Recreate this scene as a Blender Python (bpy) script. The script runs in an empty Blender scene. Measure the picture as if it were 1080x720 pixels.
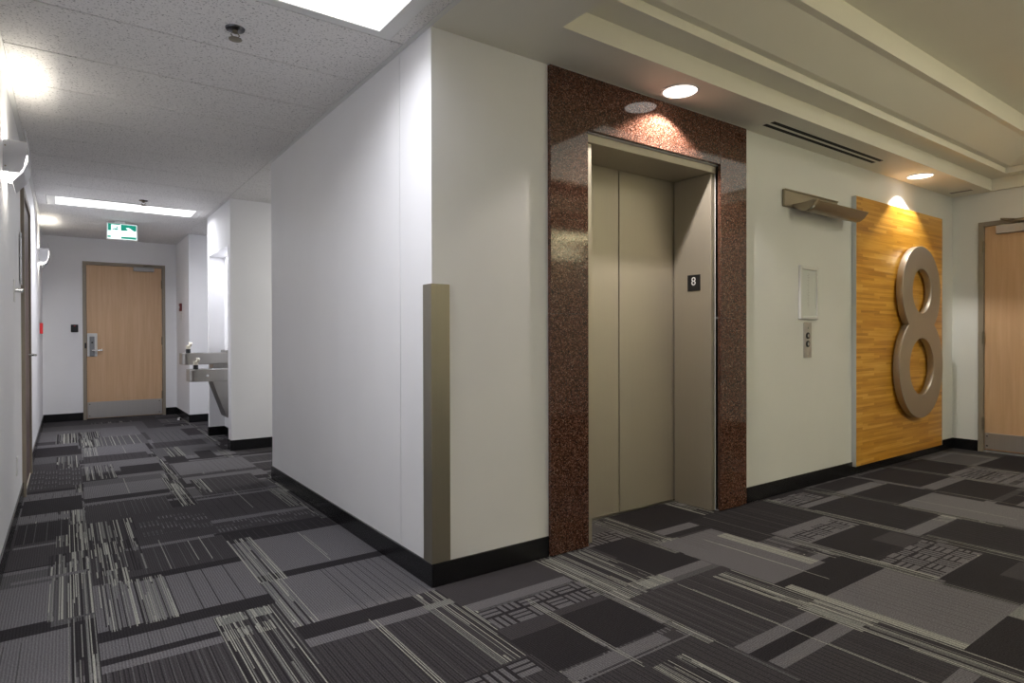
import bpy, bmesh, math, random
import numpy as np
from mathutils import Vector, Matrix

scene = bpy.context.scene
COL = scene.collection
PI = math.pi
H = 2.54            # ceiling
W = 1.605           # corridor width (left wall at x = -W)
XR = 5.966          # lobby right wall
YE = 8.0            # corridor end wall
YB = -4.4           # wall behind the photographer
BB = 0.106          # baseboard height

# ------------------------------------------------------------------ helpers
def link(name, bm, mat, parent=None, smooth=False, at=None):
    me = bpy.data.meshes.new(name)
    bmesh.ops.recalc_face_normals(bm, faces=bm.faces)
    if parent is not None:
        bmesh.ops.translate(bm, verts=bm.verts, vec=-world(parent))
    elif at is not None:
        bmesh.ops.translate(bm, verts=bm.verts, vec=-Vector(at))
    bm.to_mesh(me); bm.free()
    if smooth:
        for p in me.polygons: p.use_smooth = True
        me.set_sharp_from_angle(angle=math.radians(35))
    o = bpy.data.objects.new(name, me)
    COL.objects.link(o)
    mats = mat if isinstance(mat, (list, tuple)) else [mat]
    for m in mats: me.materials.append(m)
    if parent is not None: o.parent = parent
    elif at is not None: o.location = at
    return o

def world(o):
    v = Vector((0, 0, 0))
    while o is not None:
        v += o.location; o = o.parent
    return v

def thing(name, label, cat, loc, group=None):
    o = bpy.data.objects.new(name, None); COL.objects.link(o)
    o.empty_display_size = .1; o.location = loc
    o['label'] = label; o['category'] = cat
    if group: o['group'] = group
    return o

def tag(o, label, cat, group=None):
    o['label'] = label; o['category'] = cat
    if group: o['group'] = group
    return o

def struct_root(name, loc):
    o = bpy.data.objects.new(name, None); COL.objects.link(o)
    o.empty_display_size = .1; o.location = loc; o['kind'] = 'structure'
    return o

def struct(name, bm, mat, smooth=False):
    o = link(name, bm, mat, None, smooth); o['kind'] = 'structure'
    return o

def copy_tree(o, parent=None):
    c = o.copy(); COL.objects.link(c)
    if parent is not None: c.parent = parent
    for ch in list(o.children): copy_tree(ch, c)
    return c

def B(): return bmesh.new()

def box(bm, x0, x1, y0, y1, z0, z1, bev=0.0, seg=2, mi=0):
    r = bmesh.ops.create_cube(bm, size=1.0)
    vs = r['verts']
    for v in vs:
        v.co = Vector(((x0 + x1) / 2 + v.co.x * (x1 - x0), (y0 + y1) / 2 + v.co.y * (y1 - y0), (z0 + z1) / 2 + v.co.z * (z1 - z0)))
    fs = set(f for v in vs for f in v.link_faces)
    if bev > 0:
        es = list(set(e for v in vs for e in v.link_edges))
        rr = bmesh.ops.bevel(bm, geom=es, offset=bev, segments=seg, profile=.5, affect='EDGES', clamp_overlap=True)
        fs |= set(rr['faces'])
    for f in fs:
        if f.is_valid: f.material_index = mi
    return bm

def prism(bm, pts, axis, a0, a1, bev=0.0):
    """closed profile pts (u,v) extruded along axis: x->(y,z), y->(x,z), z->(x,y)"""
    def mk(u, v, a):
        return {'x': (a, u, v), 'y': (u, a, v), 'z': (u, v, a)}[axis]
    A = [bm.verts.new(mk(u, v, a0)) for u, v in pts]
    C = [bm.verts.new(mk(u, v, a1)) for u, v in pts]
    n = len(pts)
    fs = [bm.faces.new(A), bm.faces.new(C[::-1])]
    for i in range(n):
        fs.append(bm.faces.new((A[i], A[(i + 1) % n], C[(i + 1) % n], C[i])))
    if bev > 0:
        es = list(set(e for f in fs for e in f.edges))
        bmesh.ops.bevel(bm, geom=es, offset=bev, segments=2, profile=.5, affect='EDGES', clamp_overlap=True)
    return bm

def sheet(pts, t):
    """closed outline of a bent sheet following open polyline pts with thickness t"""
    n = len(pts); out = []
    for i, (u, v) in enumerate(pts):
        a = pts[max(i - 1, 0)]; b = pts[min(i + 1, n - 1)]
        d = Vector((b[0] - a[0], b[1] - a[1])); d.normalize()
        out.append((u - d.y * t, v + d.x * t))
    return list(pts) + out[::-1]

def lathe(bm, prof, c, axis='z', n=32, cap=True):
    """prof: list of (r, h) revolved about an axis through c"""
    rings = []
    for r, h in prof:
        ring = []
        for i in range(n):
            a = 2 * PI * i / n; p, q = r * math.cos(a), r * math.sin(a)
            ring.append(bm.verts.new(Vector(c) + Vector({'z': (p, q, h), 'y': (p, h, q), 'x': (h, p, q)}[axis])))
        rings.append(ring)
    for a, b in zip(rings, rings[1:]):
        for i in range(n):
            bm.faces.new((a[i], a[(i + 1) % n], b[(i + 1) % n], b[i]))
    if cap:
        bm.faces.new(rings[0]); bm.faces.new(rings[-1])
    return bm

def tube(bm, pts, r, n=12):
    pts = [Vector(p) for p in pts]; rings = []
    for i, p in enumerate(pts):
        d = (pts[min(i + 1, len(pts) - 1)] - pts[max(i - 1, 0)]).normalized()
        s = Vector((0, 0, 1)) if abs(d.z) < .9 else Vector((1, 0, 0))
        u = d.cross(s).normalized(); v = d.cross(u)
        rings.append([bm.verts.new(p + u * r * math.cos(2 * PI * k / n) + v * r * math.sin(2 * PI * k / n)) for k in range(n)])
    for a, b in zip(rings, rings[1:]):
        for k in range(n): bm.faces.new((a[k], a[(k + 1) % n], b[(k + 1) % n], b[k]))
    bm.faces.new(rings[0]); bm.faces.new(rings[-1])
    return bm

def curve_mesh(splines, extrude, bevel):
    cu = bpy.data.curves.new('tmp', 'CURVE'); cu.dimensions = '2D'; cu.fill_mode = 'BOTH'
    cu.extrude = extrude; cu.bevel_depth = bevel; cu.bevel_resolution = 2
    for pts in splines:
        s = cu.splines.new('POLY'); s.points.add(len(pts) - 1); s.use_cyclic_u = True
        for i, (x, y) in enumerate(pts): s.points[i].co = (x, y, 0, 1)
    return to_bm(cu)

def to_bm(cu):
    o = bpy.data.objects.new('tmp', cu); COL.objects.link(o)
    dg = bpy.context.evaluated_depsgraph_get(); dg.update()
    me = bpy.data.meshes.new_from_object(o.evaluated_get(dg))
    bm = bmesh.new(); bm.from_mesh(me)
    bpy.data.objects.remove(o); bpy.data.curves.remove(cu); bpy.data.meshes.remove(me)
    return bm

def text_bm(t, size, extrude=.0005):
    cu = bpy.data.curves.new('tmp', 'FONT'); cu.body = t; cu.size = size
    cu.align_x = 'CENTER'; cu.align_y = 'CENTER'; cu.extrude = extrude
    return to_bm(cu)

# ------------------------------------------------------------------ materials
def srgb(r, g, b):
    f = lambda c: ((c / 255) / 12.92 if c / 255 <= .04045 else ((c / 255 + .055) / 1.055) ** 2.4)
    return (f(r), f(g), f(b), 1)

class NM:
    def __init__(s, name):
        s.m = bpy.data.materials.new(name); s.m.use_nodes = True
        s.t = s.m.node_tree; s.n = s.t.nodes; s.p = s.n['Principled BSDF']
    def node(s, t, **k):
        n = s.n.new(t)
        for a, v in k.items():
            if a.startswith('i_'):
                key = a[2:]; key = int(key) if key.isdigit() else key.replace('_', ' ')
                n.inputs[key].default_value = v
            else: setattr(n, a, v)
        return n
    def l(s, a, b): s.t.links.new(a, b)
    def set(s, **k):
        for a, v in k.items(): s.p.inputs[a.replace('_', ' ')].default_value = v
        return s
    def coords(s, scale=(1, 1, 1), kind='Object'):
        tc = s.node('ShaderNodeTexCoord'); mp = s.node('ShaderNodeMapping')
        mp.inputs['Scale'].default_value = scale; s.l(tc.outputs[kind], mp.inputs[0]); return mp.outputs[0]
    def ramp(s, stops, fac):
        r = s.node('ShaderNodeValToRGB')
        while len(r.color_ramp.elements) < len(stops): r.color_ramp.elements.new(.5)
        for e, (p, c) in zip(r.color_ramp.elements, stops): e.position = p; e.color = c
        s.l(fac, r.inputs[0]); return r.outputs[0]
    def bump(s, h, strength, dist=.01):
        b = s.node('ShaderNodeBump'); b.inputs['Strength'].default_value = strength; b.inputs['Distance'].default_value = dist
        s.l(h, b.inputs['Height']); s.l(b.outputs[0], s.p.inputs['Normal'])

def plain(name, col, rough=.5, metal=0, var=.06, scale=8, bump=0, bscale=200, coat=0):
    m = NM(name); m.set(Roughness=rough, Metallic=metal)
    if coat: m.set(Coat_Weight=coat, Coat_Roughness=.1)
    nz = m.node('ShaderNodeTexNoise', i_Scale=scale, i_Detail=3.0); m.l(m.coords(), nz.inputs['Vector'])
    lo = tuple(c * (1 - var) for c in col[:3]) + (1,); hi = tuple(min(1, c * (1 + var)) for c in col[:3]) + (1,)
    m.l(m.ramp([(.3, lo), (.7, hi)], nz.outputs[0]), m.p.inputs['Base Color'])
    if bump:
        n2 = m.node('ShaderNodeTexNoise', i_Scale=bscale, i_Detail=2.0); m.l(m.coords(), n2.inputs['Vector'])
        m.bump(n2.outputs[0], bump, .002)
    return m.m

def brushed(name, col, rough=.35, metal=1.0, stretch=(4, 4, 300), var=.08):
    m = NM(name); m.set(Metallic=metal, Roughness=rough)
    nz = m.node('ShaderNodeTexNoise', i_Scale=1.0, i_Detail=4.0); m.l(m.coords(stretch), nz.inputs['Vector'])
    lo = tuple(c * (1 - var) for c in col[:3]) + (1,); hi = tuple(min(1, c * (1 + var)) for c in col[:3]) + (1,)
    m.l(m.ramp([(.3, lo), (.7, hi)], nz.outputs[0]), m.p.inputs['Base Color'])
    m.l(m.ramp([(.3, (rough * .85,) * 3 + (1,)), (.7, (min(1, rough * 1.15),) * 3 + (1,))], nz.outputs[0]), m.p.inputs['Roughness'])
    return m.m

def emit(name, col, strength):
    m = NM(name); m.set(Base_Color=col, Emission_Color=col, Emission_Strength=strength, Roughness=.5)
    return m.m

M = {}
M['wall'] = plain('wall_paint', (.82, .82, .84, 1), .48, var=.012, scale=3, bump=.06, bscale=260)
M['wall_lobby'] = plain('wall_paint_lobby', (.745, .755, .745, 1), .48, var=.012, scale=3, bump=.06, bscale=260)
M['drywall'] = plain('ceiling_paint', (.77, .75, .67, 1), .6, var=.012, scale=3)
M['white_metal'] = plain('white_enamel', (.70, .70, .69, 1), .35, var=.02)
M['black_base'] = plain('black_rubber', (.010, .010, .011, 1), .22, var=.2, scale=14)
M['black'] = plain('black_plastic', (.012, .012, .013, 1), .3, var=.1)
M['dark_gap'] = plain('dark_gap', (.006, .006, .006, 1), .8, var=.1)
M['taupe'] = plain('taupe_frame_paint', srgb(146, 136, 122), .45, var=.03)
M['satin'] = brushed('satin_nickel', (.47, .44, .37, 1), .42, .75, (3, 3, 200), .03)
M['elev'] = brushed('elevator_satin_panel', (.46, .42, .34, 1), .45, .6, (250, 250, 3), .03)
M['guard'] = brushed('corner_guard_metal', (.31, .285, .235, 1), .42, .8, (250, 250, 2), .04)
M['eight'] = brushed('numeral_metal', (.44, .40, .34, 1), .42, .75, (200, 3, 3), .03)
M['sconce_metal'] = brushed('sconce_bronze_metal', (.36, .31, .23, 1), .38, .85, (3, 200, 200), .05)
M['steel'] = plain('stainless_steel', (.40, .385, .36, 1), .3, 1, var=.03, scale=3)
M['steel_soft'] = brushed('satin_steel_plate', (.60, .58, .56, 1), .38, .9, (200, 200, 3), .05)
M['chrome'] = plain('chrome', (.75, .75, .76, 1), .12, 1, var=.02)
M['alu'] = brushed('aluminium_edge', (.60, .62, .64, 1), .35, .7, (200, 200, 3), .03)
M['brass_dark'] = plain('hinge_metal', (.25, .22, .17, 1), .4, .9)
M['paper'] = plain('paper', (.68, .70, .69, 1), .7, var=.02)
M['ink'] = plain('faint_print', (.52, .54, .54, 1), .7)
M['red'] = plain('red_plastic', srgb(205, 45, 50), .4)
M['sign_white'] = emit('sign_white_lit', (.85, 1, .97, 1), .95)
M['sign_green'] = emit('sign_green_lit', (.004, .24, .165, 1), .75)
M['panel_lit'] = emit('light_diffuser', (1, .985, .99, 1), 1.5)
M['lens_lit'] = emit('downlight_lens', (1, .95, .88, 1), 2.6)
M['bulb'] = emit('sconce_lamp', (1, .95, .82, 1), 3)
M['dark_chrome'] = plain('dark_chrome', (.16, .16, .17, 1), .25, 1)
M['sconce_grey'] = plain('sconce_grey_enamel', (.50, .505, .54, 1), .35, var=.02)
M['closer_grey'] = plain('closer_grey', (.36, .35, .34, 1), .35, .6)
M['grey_lock'] = plain('grey_lock', (.22, .23, .24, 1), .4)
M['cream_plastic'] = plain('cream_plastic', (.75, .70, .58, 1), .35)

# acoustic ceiling tile
m = NM('acoustic_tile'); m.set(Roughness=.9)
v = m.coords()
n1 = m.node('ShaderNodeTexNoise', i_Scale=105.0, i_Detail=3.0, i_Roughness=.6); m.l(v, n1.inputs['Vector'])
m.l(m.ramp([(.345, (.32, .31, .31, 1)), (.42, (.74, .725, .715, 1)), (1, (.80, .785, .775, 1))], n1.outputs[0]), m.p.inputs['Base Color'])
m.bump(n1.outputs[0], .35, .005); M['tile'] = m.m

# polished red-brown granite
m = NM('red_granite'); m.set(Roughness=.055, Specular_IOR_Level=.5)
v = m.coords()
vo = m.node('ShaderNodeTexVoronoi', i_Scale=210.0); m.l(v, vo.inputs['Vector'])
n1 = m.node('ShaderNodeTexNoise', i_Scale=120.0, i_Detail=4.0, i_Roughness=.75); m.l(v, n1.inputs['Vector'])
n2 = m.node('ShaderNodeTexNoise', i_Scale=2.0, i_Detail=2.0); m.l(v, n2.inputs['Vector'])
sep = m.node('ShaderNodeSeparateColor'); m.l(vo.outputs['Color'], sep.inputs[0])
mx = m.node('ShaderNodeMath', operation='ADD'); m.l(sep.outputs[0], mx.inputs[0]); m.l(n1.outputs[0], mx.inputs[1])
hf = m.node('ShaderNodeMath', operation='MULTIPLY', i_1=.5); m.l(mx.outputs[0], hf.inputs[0])
c1 = m.ramp([(.22, (.010, .007, .006, 1)), (.40, (.055, .022, .013, 1)), (.55, (.112, .047, .029, 1)), (.70, (.20, .095, .065, 1)), (.80, (.34, .24, .20, 1))], hf.outputs[0])
mixc = m.node('ShaderNodeMix', data_type='RGBA', blend_type='MULTIPLY'); mixc.inputs[0].default_value = .5
m.l(c1, mixc.inputs[6]); m.l(m.ramp([(.3, (.7, .7, .7, 1)), (.7, (1, 1, 1, 1))], n2.outputs[0]), mixc.inputs[7])
m.l(mixc.outputs[2], m.p.inputs['Base Color']); M['granite'] = m.m

# strip-laminated wood panel (strips run along x)
m = NM('strip_wood'); m.set(Roughness=.32, Coat_Weight=.15, Coat_Roughness=.2)
tc = m.node('ShaderNodeTexCoord'); sp = m.node('ShaderNodeSeparateXYZ'); cb = m.node('ShaderNodeCombineXYZ')
m.l(tc.outputs['Object'], sp.inputs[0]); m.l(sp.outputs['X'], cb.inputs['X']); m.l(sp.outputs['Z'], cb.inputs['Y'])
br = m.node('ShaderNodeTexBrick', offset=.37, offset_frequency=2, squash=.6, squash_frequency=3)
br.inputs['Color1'].default_value = (0, 0, 0, 1); br.inputs['Color2'].default_value = (1, 1, 1, 1); br.inputs['Mortar'].default_value = (.3, .3, .3, 1)
br.inputs['Scale'].default_value = 1.0; br.inputs['Mortar Size'].default_value = 0.0; br.inputs['Brick Width'].default_value = .55; br.inputs['Row Height'].default_value = .021
m.l(cb.outputs[0], br.inputs['Vector'])
mp = m.node('ShaderNodeMapping'); mp.inputs['Scale'].default_value = (3, 90, 1); m.l(cb.outputs[0], mp.inputs[0])
nz = m.node('ShaderNodeTexNoise', i_Scale=1.0, i_Detail=4.0); m.l(mp.outputs[0], nz.inputs['Vector'])
mp2 = m.node('ShaderNodeMapping'); mp2.inputs['Scale'].default_value = (1.2, 9, 1); m.l(cb.outputs[0], mp2.inputs[0])
nz2 = m.node('ShaderNodeTexNoise', i_Scale=1.0, i_Detail=3.0); m.l(mp2.outputs[0], nz2.inputs['Vector'])
a1 = m.node('ShaderNodeMath', operation='MULTIPLY_ADD', i_1=.34, i_2=.03); m.l(br.outputs[0], a1.inputs[0])
a2 = m.node('ShaderNodeMath', operation='MULTIPLY_ADD', i_1=.40); m.l(nz.outputs[0], a2.inputs[0]); m.l(a1.outputs[0], a2.inputs[2])
a3 = m.node('ShaderNodeMath', operation='MULTIPLY_ADD', i_1=.40); m.l(nz2.outputs[0], a3.inputs[0]); m.l(a2.outputs[0], a3.inputs[2])
m.l(m.ramp([(.25, srgb(148, 94, 22)), (.45, srgb(194, 134, 40)), (.65, srgb(214, 156, 56)), (.9, srgb(236, 190, 100))], a3.outputs[0]), m.p.inputs['Base Color'])
M['strip_wood'] = m.m

# maple door veneer
def veneer(name, c0, c1, c2, rough=.4):
    m = NM(name); m.set(Roughness=rough)
    nz = m.node('ShaderNodeTexNoise', i_Scale=1.0, i_Detail=4.0, i_Distortion=.6); m.l(m.coords((28, 28, 1.4)), nz.inputs['Vector'])
    m.l(m.ramp([(.3, c0), (.5, c1), (.72, c2)], nz.outputs[0]), m.p.inputs['Base Color']); return m.m
M['maple'] = veneer('maple_veneer', srgb(198, 162, 126), srgb(204, 168, 132), srgb(210, 176, 140))
M['brown_door'] = veneer('brown_door_veneer', srgb(84, 66, 60), srgb(92, 72, 66), srgb(100, 80, 72))

# ------------------------------------------------------------------ camera model (level camera of the photograph)
CAM = Vector((-1.34502, -2.48625, 1.13198)); FPX = 652.49
yaw, pitch, roll = math.radians(35.77595), math.radians(-.350136), math.radians(-.156084)
fwd = Vector((math.sin(yaw) * math.cos(pitch), math.cos(yaw) * math.cos(pitch), math.sin(pitch)))
rt = Vector((math.cos(yaw), -math.sin(yaw), 0)); up = rt.cross(fwd)
rt, up = math.cos(roll) * rt + math.sin(roll) * up, -math.sin(roll) * rt + math.cos(roll) * up
cd = bpy.data.cameras.new('camera'); cd.sensor_width = 36; cd.lens = FPX / 1080 * 36; cd.clip_start = .05
cam = bpy.data.objects.new('camera', cd); COL.objects.link(cam)
cam.matrix_world = Matrix((( rt.x, up.x, -fwd.x, CAM.x), (rt.y, up.y, -fwd.y, CAM.y), (rt.z, up.z, -fwd.z, CAM.z), (0, 0, 0, 1)))
scene.camera = cam

# ------------------------------------------------------------------ walls
def wallbox(name, boxes, mat):
    bm = B()
    for b in boxes: box(bm, *b)
    return struct(name, bm, mat)

OX0, OX1, OZ = .94, 2.10, 2.245        # opening in the lobby wall for the elevator
wallbox('wall_elevator', [(OX1, XR, 0, .12, 0, H), (OX0, OX1, 0, .12, OZ, H)], M['wall_lobby'])
JY = .327                               # joint in the wall cladding
bm = B()
box(bm, 0, .12, 0, JY - .0025, 0, H); box(bm, .012, .12, JY - .0025, JY + .0025, 0, H); box(bm, 0, .12, JY + .0025, 2.69, 0, H)
box(bm, .12, 4.0, 2.57, 2.69, 0, H)
struct('wall_corridor', bm, M['wall'])
wallbox('wall_corner', [(.12, OX0, 0, .12, 0, H)], M['wall'])
# fountain block with its niche
NY0, NY1, NX, NZ = 4.36, 5.40, .165, 2.08
bm = B()
box(bm, 0, 4.0, 4.22, NY0, 0, H); box(bm, 0, 1.6, NY1, 5.46, 0, H); box(bm, NX, 1.6, NY0, NY1, 0, H); box(bm, 0, NX, NY0, NY1, NZ, H)
struct('wall_fountain', bm, M['wall'])
wallbox('wall_alcove', [(0, 1.7, 6.82, YE, 0, H), (1.6, 1.7, 5.40, 6.82, 0, H)], M['wall'])
wallbox('wall_end', [(-W - .1, -1.157, YE, YE + .1, 0, H), (-.147, 0, YE, YE + .1, 0, H), (-1.157, -.147, YE, YE + .1, 2.215, H)], M['wall'])
DL0, DL1 = 3.14, 4.14                   # doorway in the left wall
wallbox('wall_left', [(-W - .1, -W, YB, DL0, 0, H), (-W - .1, -W, DL1, YE, 0, H), (-W - .1, -W, DL0, DL1, 2.22, H)], M['wall'])
DR0, DR1 = -1.255, -.222                # doorway in the right wall
wallbox('wall_right', [(XR, XR + .1, DR1, .12, 0, H), (XR, XR + .1, YB, DR0, 0, H), (XR, XR + .1, DR0, DR1, 2.25, H)], M['wall_lobby'])
wallbox('wall_back', [(-W - .1, XR + .1, YB - .1, YB, 0, H)], M['wall_lobby'])
wallbox('wall_cross_end', [(4.0, 4.1, 2.57, 4.36, 0, H)], M['wall'])

# ------------------------------------------------------------------ baseboards
def base(name, segs):
    bm = B()
    for s in segs:
        box(bm, *s, 0.0, BB, .002, 1)
    return struct(name, bm, M['black_base'])
T = .009
base('baseboard_corridor', [(-T, 0, -T, 2.69 + T), (0, 4.0, 2.69, 2.69 + T)])
base('baseboard_elevator', [(0, .675, -T, 0), (2.386, XR, -T, 0)])
base('baseboard_right', [(XR - T, XR, DR1 + .0, -T)])
base('baseboard_fountain', [(-T, 4.0, 4.22 - T, 4.22), (-T, 0, 4.22, NY0), (0, NX, NY0, NY0 + T), (NX - T, NX, NY0 + T, NY1 - T), (-T, NX, NY1 - T, NY1), (-T, 0, NY1, 5.46), (-T, 1.6, 5.46, 5.46 + T)])
base('baseboard_alcove', [(-T, 1.6, 6.82 - T, 6.82), (-T, 0, 6.82, YE - T)])
base('baseboard_end', [(-W, -1.157, YE - T, YE), (-.147, 0, YE - T, YE)])
base('baseboard_left', [(-W, -W + T, YB, DL0), (-W, -W + T, DL1, YE - T)])

# ------------------------------------------------------------------ corridor ceiling of wide acoustic tiles
P0, DY = .235, .536
rows = [(P0 + DY * (k - 1), P0 + DY * k) for k in range(-7, 16)]
bm = B()
gap = .004
for y0, y1 in rows:
    y0c, y1c = max(y0, YB), min(y1, YE)
    if y1c - y0c < .02: continue
    k = round((y1 - P0) / DY)
    if k in (0, 10):        # fixtures fill the row except at the ends
        box(bm, -W + .025, -1.50, y0c + gap, y1c - gap, H, H + .02, .0015, 1)
        box(bm, -.095, -.025, y0c + gap, y1c - gap, H, H + .02, .0015, 1)
    else:
        box(bm, -W + .025, -.025, y0c + gap, y1c - gap, H, H + .02, .0015, 1)
    if 2.69 < y1 and y0 < 4.22:
        box(bm, -.023, 4.0, max(y0, 2.69) + gap, min(y1, 4.22) - gap, H, H + .02, .0015, 1)
    if 5.46 < y1 and y0 < 6.82:
        box(bm, -.023, 1.6, max(y0, 5.46) + gap, min(y1, 6.82) - gap, H, H + .02, .0015, 1)
struct('ceiling', bm, M['tile'])
bm = B()
box(bm, -W - .1, XR + .1, YB - .1, YE + .1, 3.05, 3.12)
box(bm, -W - .1, 0.03, YB - .1, YE + .1, H + .021, H + .06)
box(bm, 0.03, 4.1, 2.57, 7, H + .021, H + .06)
struct('ceiling_slab', bm, M['dark_gap'])
bm = B()     # wall angle around the tiles
for x0, x1, y0, y1 in [(-W, -W + .024, YB, YE), (-.024, 0, YB, 2.69), (-.024, 0, 4.22, 5.46), (-.024, 0, 6.82, YE), (-W, 0, YE - .02, YE), (0, 4.0, 4.20, 4.22), (0, 4, 2.69, 2.71)]:
    box(bm, x0, x1, y0, y1, H - .002, H + .012)
struct('trim_1', bm, M['white_metal'])

# lobby ceiling: soffit and stepped coffer
cx0, cx1, cy1, cy0 = .49, 5.925, -.338, -3.75
bm = B()
def ring(ins, z):
    return [bm.verts.new((x, y, z)) for x, y in ((cx0 + ins, cy0 + ins), (cx1 - ins, cy0 + ins), (cx1 - ins, cy1 - ins), (cx0 + ins, cy1 - ins))]
outer = [bm.verts.new((x, y, H)) for x, y in ((0.0, YB), (XR, YB), (XR, .05), (0.0, .05))]
loops = [outer]
for ins, z in [(0, H), (0, 2.652), (.153, 2.652), (.153, 2.704), (.199, 2.704), (.427, 2.818), (.471, 2.818), (.471, 2.955)]:
    loops.append(ring(ins, z))
for a, b in zip(loops, loops[1:]):
    for i in range(4): bm.faces.new((a[i], a[(i + 1) % 4], b[(i + 1) % 4], b[i]))
bm.faces.new(loops[-1])
o = struct('ceiling_lobby', bm, M['drywall'])
# ------------------------------------------------------------------ carpet: one floor whose faces carry the woven pattern
rng = np.random.default_rng(7); random.seed(7)
FX0, FX1, FY0, FY1 = -W - .1, XR + .1, -2.3, YE + .1
DX, DYc = .004, .010
NXc, NYc = int((FX1 - FX0) / DX), int((FY1 - FY0) / DYc)
L_, M_, D_, K_, W_, G_ = range(6)
grid = np.full((NYc, NXc), D_, dtype=np.uint8)
def fl(px, py):
    d = fwd + rt * ((px - 540) / FPX) - up * ((py - 360) / FPX)
    if d.z > -1e-3: d.z = -1e-3
    t = -CAM.z / d.z
    return CAM.x + d.x * t, CAM.y + d.y * t
def rng_ix(x0, x1, y0, y1):
    i0, i1 = int((min(x0, x1) - FX0) / DX), int((max(x0, x1) - FX0) / DX)
    j0, j1 = int((min(y0, y1) - FY0) / DYc), int((max(y0, y1) - FY0) / DYc)
    return max(0, i0), min(NXc, i1), max(0, j0), min(NYc, j1)
def put(x0, x1, y0, y1, c):
    i0, i1, j0, j1 = rng_ix(x0, x1, y0, y1)
    if i1 > i0 and j1 > j0: grid[j0:j1, i0:i1] = c
def zone(a, b):
    xa, ya = fl(*a); xb, yb = fl(*b)
    return min(xa, xb), max(xa, xb), min(ya, yb), max(ya, yb)
def R(a, b, c): put(*zone(a, b), c)
def ribs(z, c, pitch, n_w=1, jitter=.5, p=1.0):
    x0, x1, y0, y1 = z; x = x0 + pitch * .5
    while x < x1:
        if random.random() < p:
            put(x, x + DX * n_w * 1.01, y0, y1, c)
        x += pitch * (1 + random.uniform(-jitter, jitter))
def stripes(z, dens=.55, cream=.55, full=.42):
    """a bundle of thin yarn lines that break and change shade along their length"""
    x0, x1, y0, y1 = z; x = x0; h = y1 - y0
    dens = .35 + dens * .55
    while x < x1:
        w = DX * random.choice((1, 1, 1, 1, 2))
        cuts = [y0, y1] if random.random() < full else sorted([y0, y1] + [y0 + h * random.random() for _ in range(random.choice((1, 2, 2)))])
        for a, b in zip(cuts, cuts[1:]):
            q = random.random()
            if q < dens * cream * .62: c = W_
            elif q < dens * cream * .62 + dens * .33: c = G_
            elif q < .78: c = K_
            else: continue
            put(x, min(x + w * 1.01, x1), a, b, c)
        x += w + DX * random.choice((0, 1, 1, 1))
def dash(z, pitch=.022):
    x0, x1, y0, y1 = z; h = (y1 - y0); x = x0
    put(x0, x1, y0, y1, D_)
    n = max(2, int(round(h / .075)))
    while x < x1:
        for k in range(n):
            s_ = int((x - x0) / .09) + k
            if s_ % 3 != 2: put(x, x + DX * 2.01, y0 + h * k / n + (.012 if s_ % 2 else 0), y0 + h * (k + .85) / n, M_ if s_ % 3 else L_)
        x += pitch
def weave(z):
    x0, x1, y0, y1 = z; c = .10; j = 0; y = y0
    put(x0, x1, y0, y1, K_)
    while y < y1 - .02:
        i = 0; x = x0
        while x < x1 - .02:
            e = min(x + c - .01, x1); f = min(y + c - .01, y1)
            for k in range(3):
                if (i + j) % 2 == 0: put(x + k * c / 3, min(x + k * c / 3 + .02, x1), y, f, L_)
                else: put(x, e, y + k * c / 3, min(y + k * c / 3 + .021, y1), L_)
            x += c; i += 1
        y += c; j += 1
# woven ground that fills everything first: plank columns stacked with blocks, bars, ribs and seam bundles
CW = .632
for a in range(-2, 11):
    x0 = -1.252 + a * CW; x1 = x0 + CW; y = FY0 - random.uniform(0, .5)
    while y < FY1:
        q = random.random(); h = random.uniform(.22, .42)
        if q < .30: put(x0, x1, y, y + h, L_ if random.random() < .65 else M_); ribs((x0 + random.uniform(0, .3), x1, y, y + h), M_ if random.random() < .5 else D_, .05)
        elif q < .72: put(x0, x1, y, y + h, D_ if random.random() < .5 else K_); ribs((x0, x1, y, y + h), random.choice((M_, K_, D_)), .03)
        elif q < .82: h = .12; dash((x0, x1, y, y + h))
        elif q < .90: h = .12; weave((x0, x1 - .06, y, y + h))
        else: put(x0, x1, y, y + h, K_)
        y += h
        if random.random() < .6: put(x0, x1, y, y + .055, L_); y += .055
        if random.random() < .5: put(x0, x1, y, y + .09, K_); y += .09
        if random.random() < .3: xm = x0 + CW * random.uniform(.3, .7); put(xm, xm + DX * 1.01, y - .5, y, W_)
    y = FY0
    while y < FY1:
        h = random.uniform(.3, .8)
        if random.random() < .7: stripes((x1 - random.uniform(.03, .16), x1 + random.uniform(0, .08), y, y + h), .4, .45)
        y += h
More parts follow.
